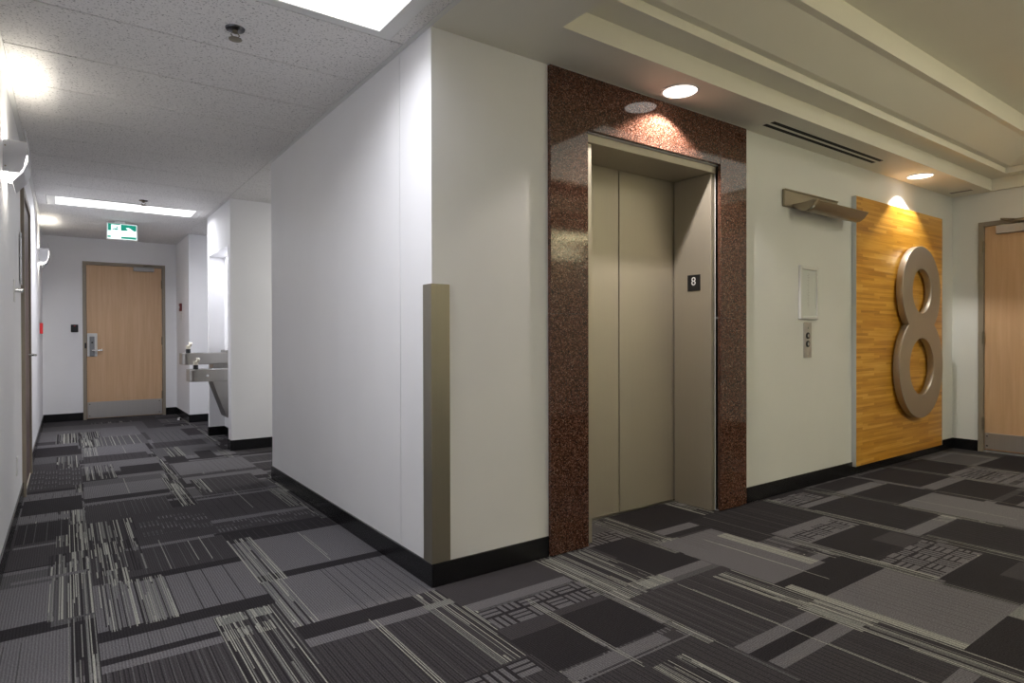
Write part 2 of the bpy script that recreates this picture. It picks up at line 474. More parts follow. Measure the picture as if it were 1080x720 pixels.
# bands, squares, ribs and stripe bundles of the carpet, in the order they overlap
far_left = [
    ('R', (46, 446), (187, 460), D_), ('S', (95, 446), (150, 455), .3, .3), ('R', (36, 480), (84, 500), D_),
    ('R', (46, 451), (160, 455), M_), ('R', (42, 456), (150, 458), L_), ('S', (60, 458), (110, 468), .35, .4),
    ('R', (40, 470), (84, 473), L_), ('R', (39, 473), (84, 482), K_), ('R', (37, 483), (88, 485), M_),
    ('D', (33, 497), (88, 510)), ('S', (60, 482), (84, 492), .4, .6),
    ('R', (150, 452), (226, 464), M_), ('R', (190, 452), (222, 457), K_), ('S', (205, 452), (235, 464), .3, .5), ('B', (160, 456), (226, 463), K_, .05),
    ('R', (160, 467), (224, 471), D_), ('B', (160, 467), (224, 471), K_, .03), ('R', (160, 473), (238, 476), M_),
    ('R', (172, 481), (200, 486), K_), ('R', (204, 476), (231, 482), K_), ('S', (172, 472), (197, 480), .5, .7), ('S', (228, 474), (248, 482), .5, .7),
    ('R', (98, 462), (158, 467), M_), ('B', (90, 462), (158, 468), W_, .05),
    ('R', (86, 472.5), (161, 478), L_), ('S', (86, 472.5), (104, 481), .6, .8), ('S', (86, 464), (106, 470), .5, .8), ('W', (129, 470), (133, 478)),
    ('R', (88, 482), (162, 487), D_), ('B', (88, 482), (160, 487), K_, .04), ('R', (89, 489), (172, 491), L_),
    ('S', (90, 492), (124, 503), .5, .6), ('R', (126, 492), (176, 499), K_), ('R', (124, 501), (178, 503), L_),
    ('R', (88, 508), (178, 511), M_), ('R', (88.5, 513.5), (177, 515), L_), ('S', (168, 500), (190, 515), .6, .7), ('W', (131, 504), (136, 520)),
    ('R', (89, 526), (180, 519), K_), ('R', (89.5, 530.5), (181, 521), L_), ('R', (90, 534), (182, 536), D_), ('B', (120, 530), (184, 536), M_, .035),
    ('R', (178, 489), (270, 491), L_), ('B', (205, 486), (270, 491), M_, .045), ('S', (180, 490), (196, 508), .55, .7),
    ('R', (192, 502), (272, 495), D_), ('R', (192, 504), (283, 499), L_), ('R', (200, 506), (284, 513), D_), ('B', (203, 506), (284, 513), M_, .04), ('S', (200, 506), (226, 518), .55, .6),
    ('R', (207, 526), (284, 517), L_), ('R', (207, 528), (318, 534), D_), ('B', (207, 528), (318, 534), K_, .06), ('W', (247, 515), (264, 535)),
    ('S', (281, 515), (323, 531), .55, .6), ('S', (180, 510), (207, 530), .5, .6),
    ('R', (27, 526), (88, 521), L_), ('B', (27, 526), (88, 521), D_, .05), ('R', (26, 529), (88, 536), K_), ('R', (22, 548), (72, 545), L_),
    ('R', (20, 554), (74, 566), K_), ('B', (24, 554), (75, 566), M_, .045), ('R', (14, 578), (60, 573), L_), ('S', (60, 565), (96, 571), .5, .8),
    ('R', (11, 586), (96, 604), D_), ('B', (11, 586), (70, 608), K_, .03), ('R', (6, 607), (60, 606), M_),
    ('S', (75, 538), (97, 603), .5, .6), ('D', (145, 547), (228, 556)), ('R', (150, 566), (232, 563), D_),
    ('S', (93, 552), (152, 578), .55, .65), ('R', (130, 579), (232, 567), L_), ('R', (128, 583), (254, 588), D_), ('B', (130, 583), (254, 588), K_, .05),
    ('W', (148, 572), (153, 600)), ('W', (180, 574), (188, 592)), ('W', (165, 574), (172, 598)), ('S', (97, 577), (134, 612), .55, .6),
    ('D', (222, 548), (336, 543)), ('R', (222, 549), (327, 535), L_), ('R', (225, 563), (347, 552), K_), ('R', (320, 530), (356, 552), M_), ('S', (316, 530), (340, 542), .5, .4),
]
def z4(pl, pr, pt, pb):
    """zone between the yarn lines through pl and pr, from the row at pt down to the row at pb"""
    return fl(*pl)[0], fl(*pr)[0], fl(*pb)[1], fl(*pt)[1]
C0, C1, C2 = -1.252, -.622, .0
near = [
    # first column, along the left wall
    ('R', (-1.7, -1.40, .62, 1.13), L_), ('R', (-1.7, C0, .50, .62), K_), ('R', (-1.7, -1.33, -.9, .50), L_), ('B', (-1.6, -1.45, -.9, .45), M_, .06), ('R', (-1.40, C0, .55, 1.14), M_),
    ('S', (-1.42, C0 + .01, .60, 1.18), .6, .6), ('S', (-1.345, C0, -.6, .58), .75, .6), ('R', (-1.56, -1.28, 1.16, 1.20), L_),
    ('S', (-1.42, C0, 1.20, 1.55), .5, .55), ('S', (-1.36, C0, 1.55, 2.15), .5, .5),
    # second column
    ('R', (C0, C1, .93, 1.40), D_), ('B', (C0, C1, .95, 1.40), M_, .055), ('R', (-1.08, -.66, 1.39, 1.435), L_), ('W', (-.93, .96, 1.5)), ('W', (-.74, 1.0, 1.44)), ('W', (-.80, 1.02, 1.40)),
    ('R', (C0, C1, .36, .93), L_), ('B', (-1.05, -.70, .38, .90), K_, .075), ('R', (-1.12, C1, .88, .95), K_), ('R', (C0, C1, .26, .375), K_),
    ('R', (C0, -.84, .12, .27), L_), ('B', (-1.2, -.86, .12, .27), M_, .07), ('R', (C0, -.84, .075, .125), K_), ('R', (C0, -.84, .02, .08), L_), ('R', (C0, -.84, -.8, .02), D_),
    ('B', (C0, -.84, -.8, .02), K_, .022), ('B', (C0, -.84, -.8, .02), M_, .03),
    ('S', (C0 + .01, -1.02, 1.05, 1.62), .62, .5), ('S', (C0 + .02, -1.10, .88, 1.12), .8, .6), ('S', (C0 + .02, -.97, .36, .92), .75, .55),
    ('R', (-.87, C1, -.8, .26), D_), ('S', (-.875, C1, -.8, .26), .62, .42), ('R', (-.86, -.66, .16, .25), G_), ('S', (-.86, -.65, .16, .26), .9, .8), ('S', (-.86, -.68, .02, .10), .9, .8),
    # third column, along the corridor wall
    ('R', (C1, C2, .60, 1.19), L_), ('R', (C1, C2, .52, .605), K_), ('W', (-.255, .62, 1.22)), ('W', (-.245, .70, 1.1)), ('R', (C1, C2, 1.19, 1.37), K_), ('B', (C1, C2, 1.19, 1.37), D_, .05),
    ('R', (C1, C2, -.03, .52), L_), ('B', (-.36, C2, -.02, .52), D_, .036), ('R', (C1, C2, -.145, -.03), K_), ('R', (C1, C2, -.215, -.145), L_),
    ('R', (C1, C2, -.95, -.215), D_), ('B', (C1, C2, -.9, -.215), K_, .024), ('B', (-.45, -.1, -.9, -.215), M_, .06),
    ('S', (C1, -.50, .50, 1.26), .85, .65), ('S', (C1, -.52, -.03, .52), .85, .6), ('W', (-.365, -.85, -.12)), ('W', (-.345, -.85, -.15)), ('W', (-.35, -.85, -.2)),
    ('R', (-.13, .03, -.72, -.02), D_), ('S', (-.13, .035, -.72, -.02), .6, .75), ('R', (-.13, .03, -.19, -.14), G_), ('V', (-.42, -.02, -.83, -.73)),
    # lobby columns
    ('R', (C2, .60, -.245, .0), D_), ('R', (.015, .57, -.315, -.245), L_), ('V', (.02, .56, -.50, -.335)), ('R', (.0, .56, -.70, -.50), D_), ('R', (.27, .56, -.88, -.55), K_), ('R', (.0, .25, -.88, -.60), K_),
    ('R', (.01, .49, -.955, -.885), L_), ('R', (.0, .60, -1.6, -.97), D_), ('B', (.0, .6, -1.6, -.97), K_, .03), ('S', (.28, .44, -1.35, -1.04), .7, .5), ('W', (.262, -1.02, -.34)), ('W', (.272, -1.0, -.34)), ('W', (.250, -.8, -.40)),
    ('R', (.58, .95, -.50, .0), D_), ('S', (.58, .94, -.50, .30), .62, .34), ('S', (.575, .70, -1.05, -.02), .8, .7), ('S', (.60, .80, -.95, -.50), .55, .5), ('R', (.78, .95, -.58, -.50), G_), ('S', (.72, .97, -.58, -.48), .95, .9),
    ('R', (.95, 1.27, -.565, -.495), L_), ('R', (.92, 1.27, -.495, -.22), K_), ('V', (.80, 1.24, -.02, .12)), ('R', (1.02, 1.25, .12, .32), M_),
    ('R', (1.27, 1.42, -.25, .33), D_), ('S', (1.24, 1.44, -.36, .33), .62, .45), ('S', (1.25, 1.46, -.36, -.16), .85, .85), ('R', (1.42, 2.0, -.05, .33), K_), ('R', (1.42, 1.95, -.13, -.05), L_), ('R', (1.42, 1.95, -.18, -.13), K_), ('S', (1.94, 2.05, -.02, .33), .6, .7),
    ('R', (1.275, 1.745, -.885, -.20), L_), ('B', (1.40, 1.74, -.45, -.20), M_, .05), ('W', (1.545, -.86, -.30)), ('W', (1.55, -.86, -.4)), ('R', (1.66, 1.745, -.85, -.30), W_), ('B', (1.66, 1.745, -.85, -.30), M_, .022),
    ('R', (.62, 1.14, -2.2, -.60), D_), ('B', (.62, 1.14, -2.2, -.60), K_, .022), ('B', (.62, 1.14, -1.12, -.60), M_, .07), ('W', (.925, -2.2, -.62)), ('W', (.932, -2.2, -.7)),
    ('R', (.63, 1.14, -1.185, -1.12), L_), ('R', (.63, 1.14, -1.25, -1.185), K_), ('R', (.64, 1.13, -1.31, -1.25), L_), ('W', (.925, -1.35, -1.08)), ('R', (.63, 1.15, -1.72, -1.66), L_),
    ('R', (1.13, 1.285, -2.2, -.60), D_), ('S', (1.13, 1.285, -2.2, -.66), .62, .5), ('S', (1.15, 1.22, -1.1, -.66), .9, .7), ('R', (1.14, 1.27, -1.32, -1.10), G_), ('S', (1.13, 1.28, -1.34, -1.08), .9, .75),
    ('R', (1.285, 1.93, -1.095, -.885), K_), ('W', (1.545, -1.0, -.8)), ('R', (1.285, 1.90, -1.625, -1.095), L_), ('B', (1.42, 1.9, -1.60, -1.10), M_, .034), ('R', (1.29, 1.345, -1.62, -.93), W_), ('B', (1.29, 1.345, -1.62, -.93), M_, .018),
    ('R', (1.28, 1.93, -2.0, -1.625), K_), ('R', (1.75, 1.95, -1.9, -1.62), G_), ('R', (1.28, 1.93, -2.3, -1.82), L_),
    ('R', (1.745, 2.56, -.50, .0), K_), ('B', (1.75, 2.56, -.48, -.02), D_, .03), ('B', (1.9, 2.4, -.48, -.02), M_, .08), ('R', (1.93, 2.54, -.52, -.46), L_), ('V', (1.96, 2.5, -.66, -.535)),
    ('R', (1.96, 2.60, -.99, -.68), K_), ('R', (2.3, 2.6, -1.02, -.85), D_), ('V', (1.98, 2.52, -1.29, -1.03)), ('R', (1.96, 2.6, -1.75, -1.30), K_), ('R', (2.25, 2.6, -1.75, -1.45), D_), ('S', (1.91, 1.985, -1.30, -.60), .8, .55),
    ('V', (2.62, 3.0, -.22, -.06)), ('R', (2.62, 3.1, -.30, -.24), L_), ('R', (2.62, 3.2, -.88, -.31), K_), ('B', (2.62, 3.2, -.88, -.31), D_, .04), ('S', (2.55, 2.625, -.97, -.02), .75, .6), ('R', (2.57, 3.18, -.985, -.90), L_), ('S', (3.0, 3.2, -.97, -.90), .8, .8),
    ('R', (2.60, 3.2, -1.6, -1.0), K_), ('B', (2.60, 3.2, -1.6, -1.0), D_, .03), ('S', (2.56, 2.66, -1.7, -1.0), .8, .3),
    ('R', (3.2, 3.75, -1.4, -.62), L_), ('S', (3.16, 3.22, -1.2, -.6), .8, .7), ('W', (3.42, -1.2, -.62)), ('R', (3.2, 3.8, -.62, -.30), K_), ('R', (3.2, 3.75, -.28, -.22), L_), ('R', (3.15, 3.8, -.20, -.02), K_),
    ('R', (3.85, 4.5, -.5, -.04), K_), ('R', (3.85, 4.45, -.60, -.54), L_), ('R', (3.85, 4.45, -.95, -.62), K_), ('V', (4.5, 4.95, -.75, -.5)), ('R', (4.5, 5.05, -.42, -.06), K_), ('R', (5.1, 5.6, -.42, -.12), M_), ('R', (4.5, 5.1, -.86, -.80), L_), ('R', (5.1, 5.9, -.8, -.46), K_),
]
for sx_ in (1.93, 2.57, 3.2, 3.84, 4.47, 5.1): near.append(('S', (sx_ - .035, sx_ + .03, -2.2, -.02), .3, .4))
# plain dark ground under the patterned groups
put(-W, .02, 1.4, 2.2, D_)
ops = [(o[0], zone(o[1], o[2])) + o[3:] + ((o[1], o[2]),) for o in far_left if o[1][1] < 575 or o[2][1] < 575] + near
for op in ops:
    k = op[0]; z_ = op[1]
    if k == 'R': put(*z_, op[2])
    elif k == 'S': stripes(z_, op[2], op[3])
    elif k == 'D': dash(z_)
    elif k == 'V': weave(z_)
    elif k == 'B': ribs(z_, op[2], op[3])
    elif k == 'W':
        if len(z_) == 4: xm = (z_[0] + z_[1]) / 2; z_ = (xm, z_[2], z_[3])
        put(z_[0], z_[0] + DX * 1.01, z_[1], z_[2], W_)

# merge equal cells into long quads
verts, faces, fcol = [], [], []
cols_start = {}
prev = {}
for i in range(NXc):
    col = grid[:, i]; cuts = np.flatnonzero(np.diff(col)) + 1
    js = np.concatenate(([0], cuts, [NYc])); cur = {}
    for j0, j1 in zip(js[:-1], js[1:]):
        c = int(col[j0]); key = (int(j0), int(j1), c)
        if key in prev: cur[key] = prev.pop(key)
        else: cur[key] = i
    for (j0, j1, c), i0 in prev.items(): faces.append((i0, i, j0, j1, c))
    prev = cur
for (j0, j1, c), i0 in prev.items(): faces.append((i0, NXc, j0, j1, c))
faces.append(None)
nf = len(faces) - 1
vco = np.zeros((nf + 1, 4, 3), dtype=np.float32); cid = np.zeros(nf + 1, dtype=np.int32)
for n, (i0, i1, j0, j1, c) in enumerate(faces[:-1]):
    xa, xb, ya, yb = FX0 + i0 * DX, FX0 + i1 * DX, FY0 + j0 * DYc, FY0 + j1 * DYc
    vco[n] = ((xa, ya, 0), (xb, ya, 0), (xb, yb, 0), (xa, yb, 0)); cid[n] = c
vco[nf] = ((FX0, YB - .1, 0), (FX1, YB - .1, 0), (FX1, FY0, 0), (FX0, FY0, 0)); cid[nf] = D_
nf += 1
me = bpy.data.meshes.new('floor')
me.vertices.add(nf * 4); me.vertices.foreach_set('co', vco.ravel())
me.loops.add(nf * 4); me.loops.foreach_set('vertex_index', np.arange(nf * 4, dtype=np.int32))
me.polygons.add(nf); me.polygons.foreach_set('loop_start', np.arange(0, nf * 4, 4, dtype=np.int32))
me.update(calc_edges=True)
pal = np.array([(.112, .107, .115, 1), (.072, .069, .073, 1), (.041, .0375, .041, 1), (.020, .0175, .020, 1), (.255, .255, .228, 1), (.15, .15, .143, 1)], dtype=np.float32)
at = me.color_attributes.new('yarn', 'FLOAT_COLOR', 'CORNER')
at.data.foreach_set('color', np.repeat(pal[cid], 4, axis=0).ravel())
floor = bpy.data.objects.new('floor', me); COL.objects.link(floor); floor['kind'] = 'structure'
m = NM('woven_carpet'); m.set(Roughness=.95, Specular_IOR_Level=.15)
ca = m.node('ShaderNodeVertexColor', layer_name='yarn')
n1 = m.node('ShaderNodeTexNoise', i_Scale=1.0, i_Detail=2.0); m.l(m.coords((420, 160, 1)), n1.inputs['Vector'])
n2 = m.node('ShaderNodeTexNoise', i_Scale=170.0, i_Detail=2.0); m.l(m.coords(), n2.inputs['Vector'])
ad = m.node('ShaderNodeMath', operation='ADD'); m.l(n1.outputs[0], ad.inputs[0]); m.l(n2.outputs[0], ad.inputs[1])
hf = m.node('ShaderNodeMath', operation='MULTIPLY', i_1=.5); m.l(ad.outputs[0], hf.inputs[0])
wv = m.node('ShaderNodeTexWave', i_Scale=1.0, i_Distortion=1.2, i_Detail=1.0); m.l(m.coords((30, 30, 30)), wv.inputs['Vector'])
ad2 = m.node('ShaderNodeMath', operation='MULTIPLY_ADD', i_1=.14, i_2=-.07); m.l(wv.outputs['Fac'], ad2.inputs[0])
ad3 = m.node('ShaderNodeMath', operation='ADD'); m.l(ad2.outputs[0], ad3.inputs[0]); m.l(hf.outputs[0], ad3.inputs[1]); hf = ad3
mu = m.node('ShaderNodeMix', data_type='RGBA', blend_type='MULTIPLY'); mu.inputs[0].default_value = 1
m.l(ca.outputs[0], mu.inputs[6]); m.l(m.ramp([(.3, (.45, .45, .45, 1)), (.5, (1, 1, 1, 1)), (.7, (1.6, 1.6, 1.6, 1))], hf.outputs[0]), mu.inputs[7])
m.l(mu.outputs[2], m.p.inputs['Base Color']); m.bump(hf.outputs[0], .5, .004)
me.materials.append(m.m)

# ------------------------------------------------------------------ elevator
CX = 1.531; DYE = .33; EX0, EX1 = 1.005, 2.057
ev = thing('elevator', 'closed satin metal elevator with centre-parting doors and a floor 8 plate', 'elevator', (CX, .1, 0))
bm = B()
for s, x0, x1 in ((-1, EX0 - .04, CX - .004), (1, CX + .004, EX1 + .04)):
    bm = B(); box(bm, x0, x1, DYE, DYE + .035, .012, 2.235, .003)
    link('door_panel', bm, M['elev'], ev)
bm = B(); box(bm, EX0 - .05, EX1 + .05, DYE + .04, DYE + .06, 0, 2.3); link('door_backing', bm, M['dark_gap'], ev)
for x0, x1, r0, r1 in ((OX0, EX0, OX0, EX0), (EX1, OX1, EX1, OX1)):
    bm = B(); box(bm, x0, x1, .022, DYE - .009, 0.001, 2.196, .002, 1)
    j = link('jamb', bm, M['elev'], ev)
bm = B(); box(bm, OX0, OX1, .012, DYE - .009, 2.197, 2.243, .003, 2); link('header', bm, M['elev'], ev)
bm = B(); box(bm, EX0, EX1, DYE - .012, DYE + .03, .0, .010); link('door_sill', bm, M['steel'], ev)
bm = B(); box(bm, EX1 - .004, EX1, .103, .207, 1.44, 1.548, .002, 1)
fp = link('floor_plate', bm, M['black'], ev); fp['label'] = 'black plate with a white 8'
bm = text_bm('8', .078); bmesh.ops.transform(bm, matrix=Matrix.Translation((EX1 - .0052, .155, 1.502)) @ Matrix.Rotation(-PI / 2, 4, 'Z') @ Matrix.Rotation(PI / 2, 4, 'X'), verts=bm.verts)
link('numeral', bm, M['paper'], fp)

gs = thing('granite_surround', 'polished red-brown granite surround framing the elevator opening', 'wall cladding', (CX, 0, 0))
GF = -.022
def slab(name, x0, x1, z0, z1):
    bm = B(); box(bm, x0, x1, GF, .021, z0, z1, .003, 2); return link(name, bm, M['granite'], gs)
GX0, GX1 = .677, 2.386
slab('side_panel', GX0, OX0, .004, 1.2574); slab('side_panel', GX0, OX0, 1.2578, H - .004)
slab('side_panel', OX1, GX1, .004, 1.2574); slab('side_panel', OX1, GX1, 1.2578, H - .004)
slab('head_panel', OX0 + .0015, OX1 - .0015, OZ + .004, H - .004)
bm = B(); box(bm, GX0 - .005, GX1, GF + .004, -.001, H - .0045, H - .0005); link('top_trim', bm, M['white_metal'], gs)

# ------------------------------------------------------------------ corner guard
bm = B()
t = .009; a_ = .088
prism(bm, [(-t, -t), (a_, -t), (a_, 0), (0, 0), (0, a_ - .015), (-t, a_ - .015)], 'z', BB + .001, 1.378, .002)
o = link('corner_guard', bm, M['guard'], at=(0, 0, BB)); tag(o, 'taupe metal corner guard on the outer wall corner beside the elevator', 'corner guard')

# ------------------------------------------------------------------ wood panel with the big numeral
pn = thing('wood_panel', 'warm strip-wood wall panel with aluminium side edges behind the big 8', 'wall panel', (4.74, 0, .07))
bm = B(); box(bm, 3.877, 5.605, -.036, -.001, .072, 2.28, .001, 1); link('wood_face', bm, M['strip_wood'], pn)
for x0, x1 in ((3.872, 3.8765), (5.6055, 5.610)):
    bm = B(); box(bm, x0, x1, -.038, -.001, .071, 2.281); link('edge_trim', bm, M['alu'], pn)

def circ(cx, cy, r, n=64, a0=0, a1=2 * PI, full=True):
    return [(cx + r * math.cos(a0 + (a1 - a0) * i / n), cy + r * math.sin(a0 + (a1 - a0) * i / n)) for i in range(n if full else n + 1)]
c1, r1, c2, r2 = 1.545, .402, .860, .462
d = c1 - c2; yy = (d * d + r2 * r2 - r1 * r1) / (2 * d); hx = math.sqrt(r2 * r2 - yy * yy)   # where the two rings cross
au = math.atan2(yy - d, hx); al = math.atan2(yy, hx)
outer = circ(0, c1, r1, 72, au, PI - au, False) + circ(0, c2, r2, 80, PI - al, 2 * PI + al, False)[1:-1]
bm = curve_mesh([outer, circ(0, c1, .203)[::-1], circ(0, c2, .260)[::-1]], .024, .003)
bmesh.ops.transform(bm, matrix=Matrix.Translation((4.963, -.079, 0)) @ Matrix.Rotation(PI / 2, 4, 'X'), verts=bm.verts)
ns = thing('number_sign', 'giant brushed metal figure 8 mounted on the wood panel', 'number sign', (4.963, -.079, .4))
link('figure_eight', bm, M['eight'], ns, True)
for z in (1.83, 1.21, .49):
    bm = B(); lathe(bm, [(.012, -.036), (.012, -.054)], (4.963, 0, z), 'y', 16); link('standoff', bm, M['steel'], ns)

# ------------------------------------------------------------------ lobby wall sconce (bronze, unlit)
sc = thing('wall_sconce', 'bronze metal wall sconce with a curved trough shade beside the wood panel', 'wall light', (3.3, 0, 2.1))
bm = B(); box(bm, 2.85, 3.605, -.022, -.001, 2.076, 2.199, .002, 1); link('back_plate', bm, M['sconce_metal'], sc)
prof = [(-.03, 2.080), (-.06, 2.053), (-.095, 2.036), (-.13, 2.037), (-.165, 2.058), (-.198, 2.100)]
bm = B(); prism(bm, sheet([(y, z) for y, z in prof], -.004), 'x', 2.995, 3.735); link('shade', bm, M['sconce_metal'], sc, True)
for x in (2.955, 3.727):
    bm = B(); prism(bm, [(-.022, 2.098)] + [(y * .985, z + .001) for y, z in prof[0:]] , 'x', x, x + .006); link('end_cap', bm, M['sconce_metal'], sc)
bm = B(); prism(bm, [(y * .9, z + .012) for y, z in prof] , 'x', 2.965, 3.0); link('bracket', bm, M['sconce_metal'], sc)
bm = B(); lathe(bm, [(.014, 0), (.014, .66)], (3.03, -.11, 2.075), 'x', 16); link('lamp_tube', bm, M['paper'], sc, True)
bm = B(); box(bm, 2.852, 3.602, -.03, -.022, 2.191, 2.199); link('plate_lip', bm, M['sconce_metal'], sc)

# ------------------------------------------------------------------ framed notice and call buttons
nf_ = thing('framed_notice', 'small white framed notice on the wall above the elevator call buttons', 'notice', (3.197, 0, 1.265))
bm = B()
for x0, x1, z0, z1 in ((3.07, 3.09, 1.265, 1.665), (3.305, 3.325, 1.265, 1.665), (3.09, 3.305, 1.265, 1.287), (3.09, 3.305, 1.635, 1.665)):
    box(bm, x0, x1, -.02, -.001, z0, z1, .003, 1)
link('frame', bm, M['white_metal'], nf_)
bm = B(); box(bm, 3.09, 3.305, -.008, -.001, 1.287, 1.635); pp = link('sheet', bm, M['paper'], nf_)
bm = B()
for k in range(22): box(bm, 3.192 - .006 * (k % 3), 3.203 + .005 * (k % 2), -.0084, -.0078, 1.36 + k * .0115, 1.3645 + k * .0115)
link('faint_print', bm, M['ink'], pp)

cb_ = thing('call_button_panel', 'narrow steel elevator call panel with two round buttons below the notice', 'button panel', (3.19, 0, .976))
bm = B(); box(bm, 3.138, 3.243, -.008, -.001, .976, 1.243, .002, 1); link('plate', bm, M['steel_soft'], cb_)
for z in (1.141, 1.080):
    bm = B(); lathe(bm, [(.025, -.008), (.025, -.013), (.020, -.014)], (3.186, 0, z), 'y', 24); bt = link('button_ring', bm, M['black'], cb_, True)
    bm = B(); lathe(bm, [(.013, -.0135), (.013, -.016), (.010, -.017)], (3.186, 0, z), 'y', 20); link('button', bm, M['chrome'], bt, True)
bm = B(); lathe(bm, [(.007, -.008), (.007, -.011)], (3.19, 0, 1.20), 'y', 16); link('key_switch', bm, M['chrome'], cb_)
bm = B(); lathe(bm, [(.005, -.008), (.005, -.010)], (3.19, 0, .995), 'y', 12); link('screw', bm, M['chrome'], cb_)

# ------------------------------------------------------------------ recessed downlights, slot diffuser
def downlight(x, y, label):
    t = thing('recessed_downlight', label, 'downlight', (x, y, H), 'recessed downlights over the elevator wall')
    bm = B(); lathe(bm, [(.110, .0), (.110, -.004), (.097, -.006), (.094, .0), (.094, .012)], (x, y, H), 'z', 40, False); link('trim_ring', bm, M['white_metal'], t, True)
    bm = B(); lathe(bm, [(.0941, -.003), (.093, -.0005)], (x, y, H), 'z', 40); link('lens', bm, M['lens_lit'], t)
    return t
downlight(1.512, -.172, 'round white downlight in the soffit above the elevator')
downlight(4.738, -.172, 'round white downlight in the soffit above the wood panel')

sd = thing('slot_diffuser', 'long black two-slot air diffuser in the soffit before the sconce', 'air vent', (3.2, -.165, H))
bm = B()
for y0, y1 in ((-.222, -.209), (-.174, -.152), (-.118, -.105)): box(bm, 2.40, 3.99, y0, y1, H - .0025, H - .0004)
for x0, x1 in ((2.385, 2.412), (3.962, 3.99)): box(bm, x0, x1, -.222, -.105, H - .003, H - .0004)
link('frame', bm, M['drywall'], sd)
for y0, y1 in ((-.209, -.174), (-.152, -.118)):
    bm = B(); box(bm, 2.412, 3.962, y0, y1, H - .002, H - .0004); link('slot', bm, M['dark_gap'], sd)
sv = thing('ceiling_vent', 'small narrow vent in the soffit at the room corner past the wood panel', 'air vent', (5.70, -.16, H))
bm = B(); box(bm, 5.64, 5.76, -.262, -.06, H - .005, H - .0004, .001, 1); link('frame', bm, M['drywall'], sv)
bm = B(); box(bm, 5.672, 5.728, -.25, -.072, H - .006, H - .004); link('slot', bm, M['brass_dark'], sv)

# ------------------------------------------------------------------ corridor ceiling light panels
def light_panel(yc, label):
    t = thing('ceiling_light', label, 'ceiling light', (-.80, yc, H), 'recessed light panels in the corridor ceiling')
    x0, x1, y0, y1 = -1.498, -.097, yc - .266, yc + .266
    bm = B()
    lx0, lx1, ly0, ly1 = -1.425, -.168, yc - .215, yc + .215
    for b in ((x0, lx0, y0, y1), (lx1, x1, y0, y1), (lx0, lx1, y0, ly0), (lx0, lx1, ly1, y1)): box(bm, *b, H, H + .02)
    link('frame', bm, M['white_metal'], t)
    bm = B(); box(bm, lx0, lx1, ly0, ly1, H + .004, H + .018); link('diffuser', bm, M['panel_lit'], t)
light_panel(P0 - DY / 2, 'lit recessed light panel at the top beside the near wall corner')
light_panel(P0 + DY * 9.5, 'lit recessed light panel near the exit sign at the corridor end')

# sprinklers
def sprinkler(x, y, label):
    t = thing('sprinkler_head', label, 'sprinkler', (x, y, H), 'sprinkler heads in the corridor ceiling')
    bm = B(); lathe(bm, [(.042, 0), (.039, -.007), (.024, -.010)], (x, y, H), 'z', 28); link('escutcheon', bm, M['dark_chrome'], t, True)
    bm = B(); lathe(bm, [(.011, -.006), (.011, -.02), (.006, -.024)], (x, y, H), 'z', 16); link('body', bm, M['brass_dark'], t, True)
    for s in (-1, 1):
        bm = B(); tube(bm, [(x + s * .01, y, H - .018), (x + s * .018, y, H - .03), (x + s * .004, y, H - .048)], .003, 8); link('yoke_arm', bm, M['brass_dark'], t, True)
    bm = B(); lathe(bm, [(.028, -.048), (.028, -.051), (.004, -.053)], (x, y, H), 'z', 20); link('deflector', bm, M['brass_dark'], t)
sprinkler(-.714, .535, 'sprinkler head in the near ceiling tile before the big light panel')
sprinkler(-.698, 4.83, 'small sprinkler head in front of the far light panel')

# ------------------------------------------------------------------ exit sign
ex = thing('exit_sign', 'green and white lit running man exit sign hanging before the end door', 'exit sign', (-.79, 6.25, H))
EY = 6.25; ex0, ex1, ez0, ez1 = -.951, -.634, 2.312, 2.512
bm = B(); box(bm, ex0, ex1, EY, EY + .05, ez0, ez1, .006, 2); hs = link('housing', bm, M['white_metal'], ex)
bm = B(); box(bm, -.87, -.76, EY + .005, EY + .045, ez1, H - .002); link('mount', bm, M['white_metal'], ex)
bm = B(); box(bm, ex0 + .012, ex1 - .012, EY - .003, EY + .002, ez0 + .012, ez1 - .012); sf = link('face', bm, M['sign_white'], ex)
fw, fh = ex1 - ex0, ez1 - ez0
def sx(px): return ex0 + (px - 215) / 605 * fw
def sz(px, py): return ez1 - (py - (170 + (px - 215) / 605 * 40)) / 310 * fh
def poly(name, pts, mat, dy):
    bm = B(); prism(bm, [(sx(a), sz(a, b)) for a, b in pts], 'y', EY - dy, EY - .003); return link(name, bm, mat, sf)
poly('green_bar', [(242, 190), (303, 194), (303, 322), (242, 320)], M['sign_green'], .004)
poly('green_square', [(240, 412), (298, 416), (298, 448), (240, 444)], M['sign_green'], .004)
poly('green_strip', [(303, 194), (480, 205), (480, 222), (303, 212)], M['sign_green'], .004)
poly('green_field', [(490, 212), (790, 235), (790, 340), (740, 338), (690, 300), (640, 275), (585, 278), (640, 330), (490, 326)], M['sign_green'], .004)
poly('green_foot', [(490, 436), (790, 452), (790, 494), (490, 474)], M['sign_green'], .004)
bm = B(); lathe(bm, [(.0085, -.001), (.0085, -.0045)], (sx(416), EY, sz(416, 262)), 'y', 16); link('runner_head', bm, M['sign_green'], sf)
poly('runner', [(330, 300), (352, 282), (398, 280), (432, 288), (440, 310), (420, 318), (410, 300), (396, 304), (404, 322), (384, 322), (376, 300), (352, 300), (338, 316)], M['sign_green'], .0045)

# ------------------------------------------------------------------ doors
def hinge_part(parent, x, y, z, axis='z'):
    bm = B(); lathe(bm, [(.011, -.055), (.011, .055)], (x, y, z), 'z', 12)
    for k in (-.06, .06): lathe(bm, [(.006, k - .004), (.006, k + .004)], (x, y, z), 'z', 10)
    return link('hinge', bm, M['brass_dark'], parent)

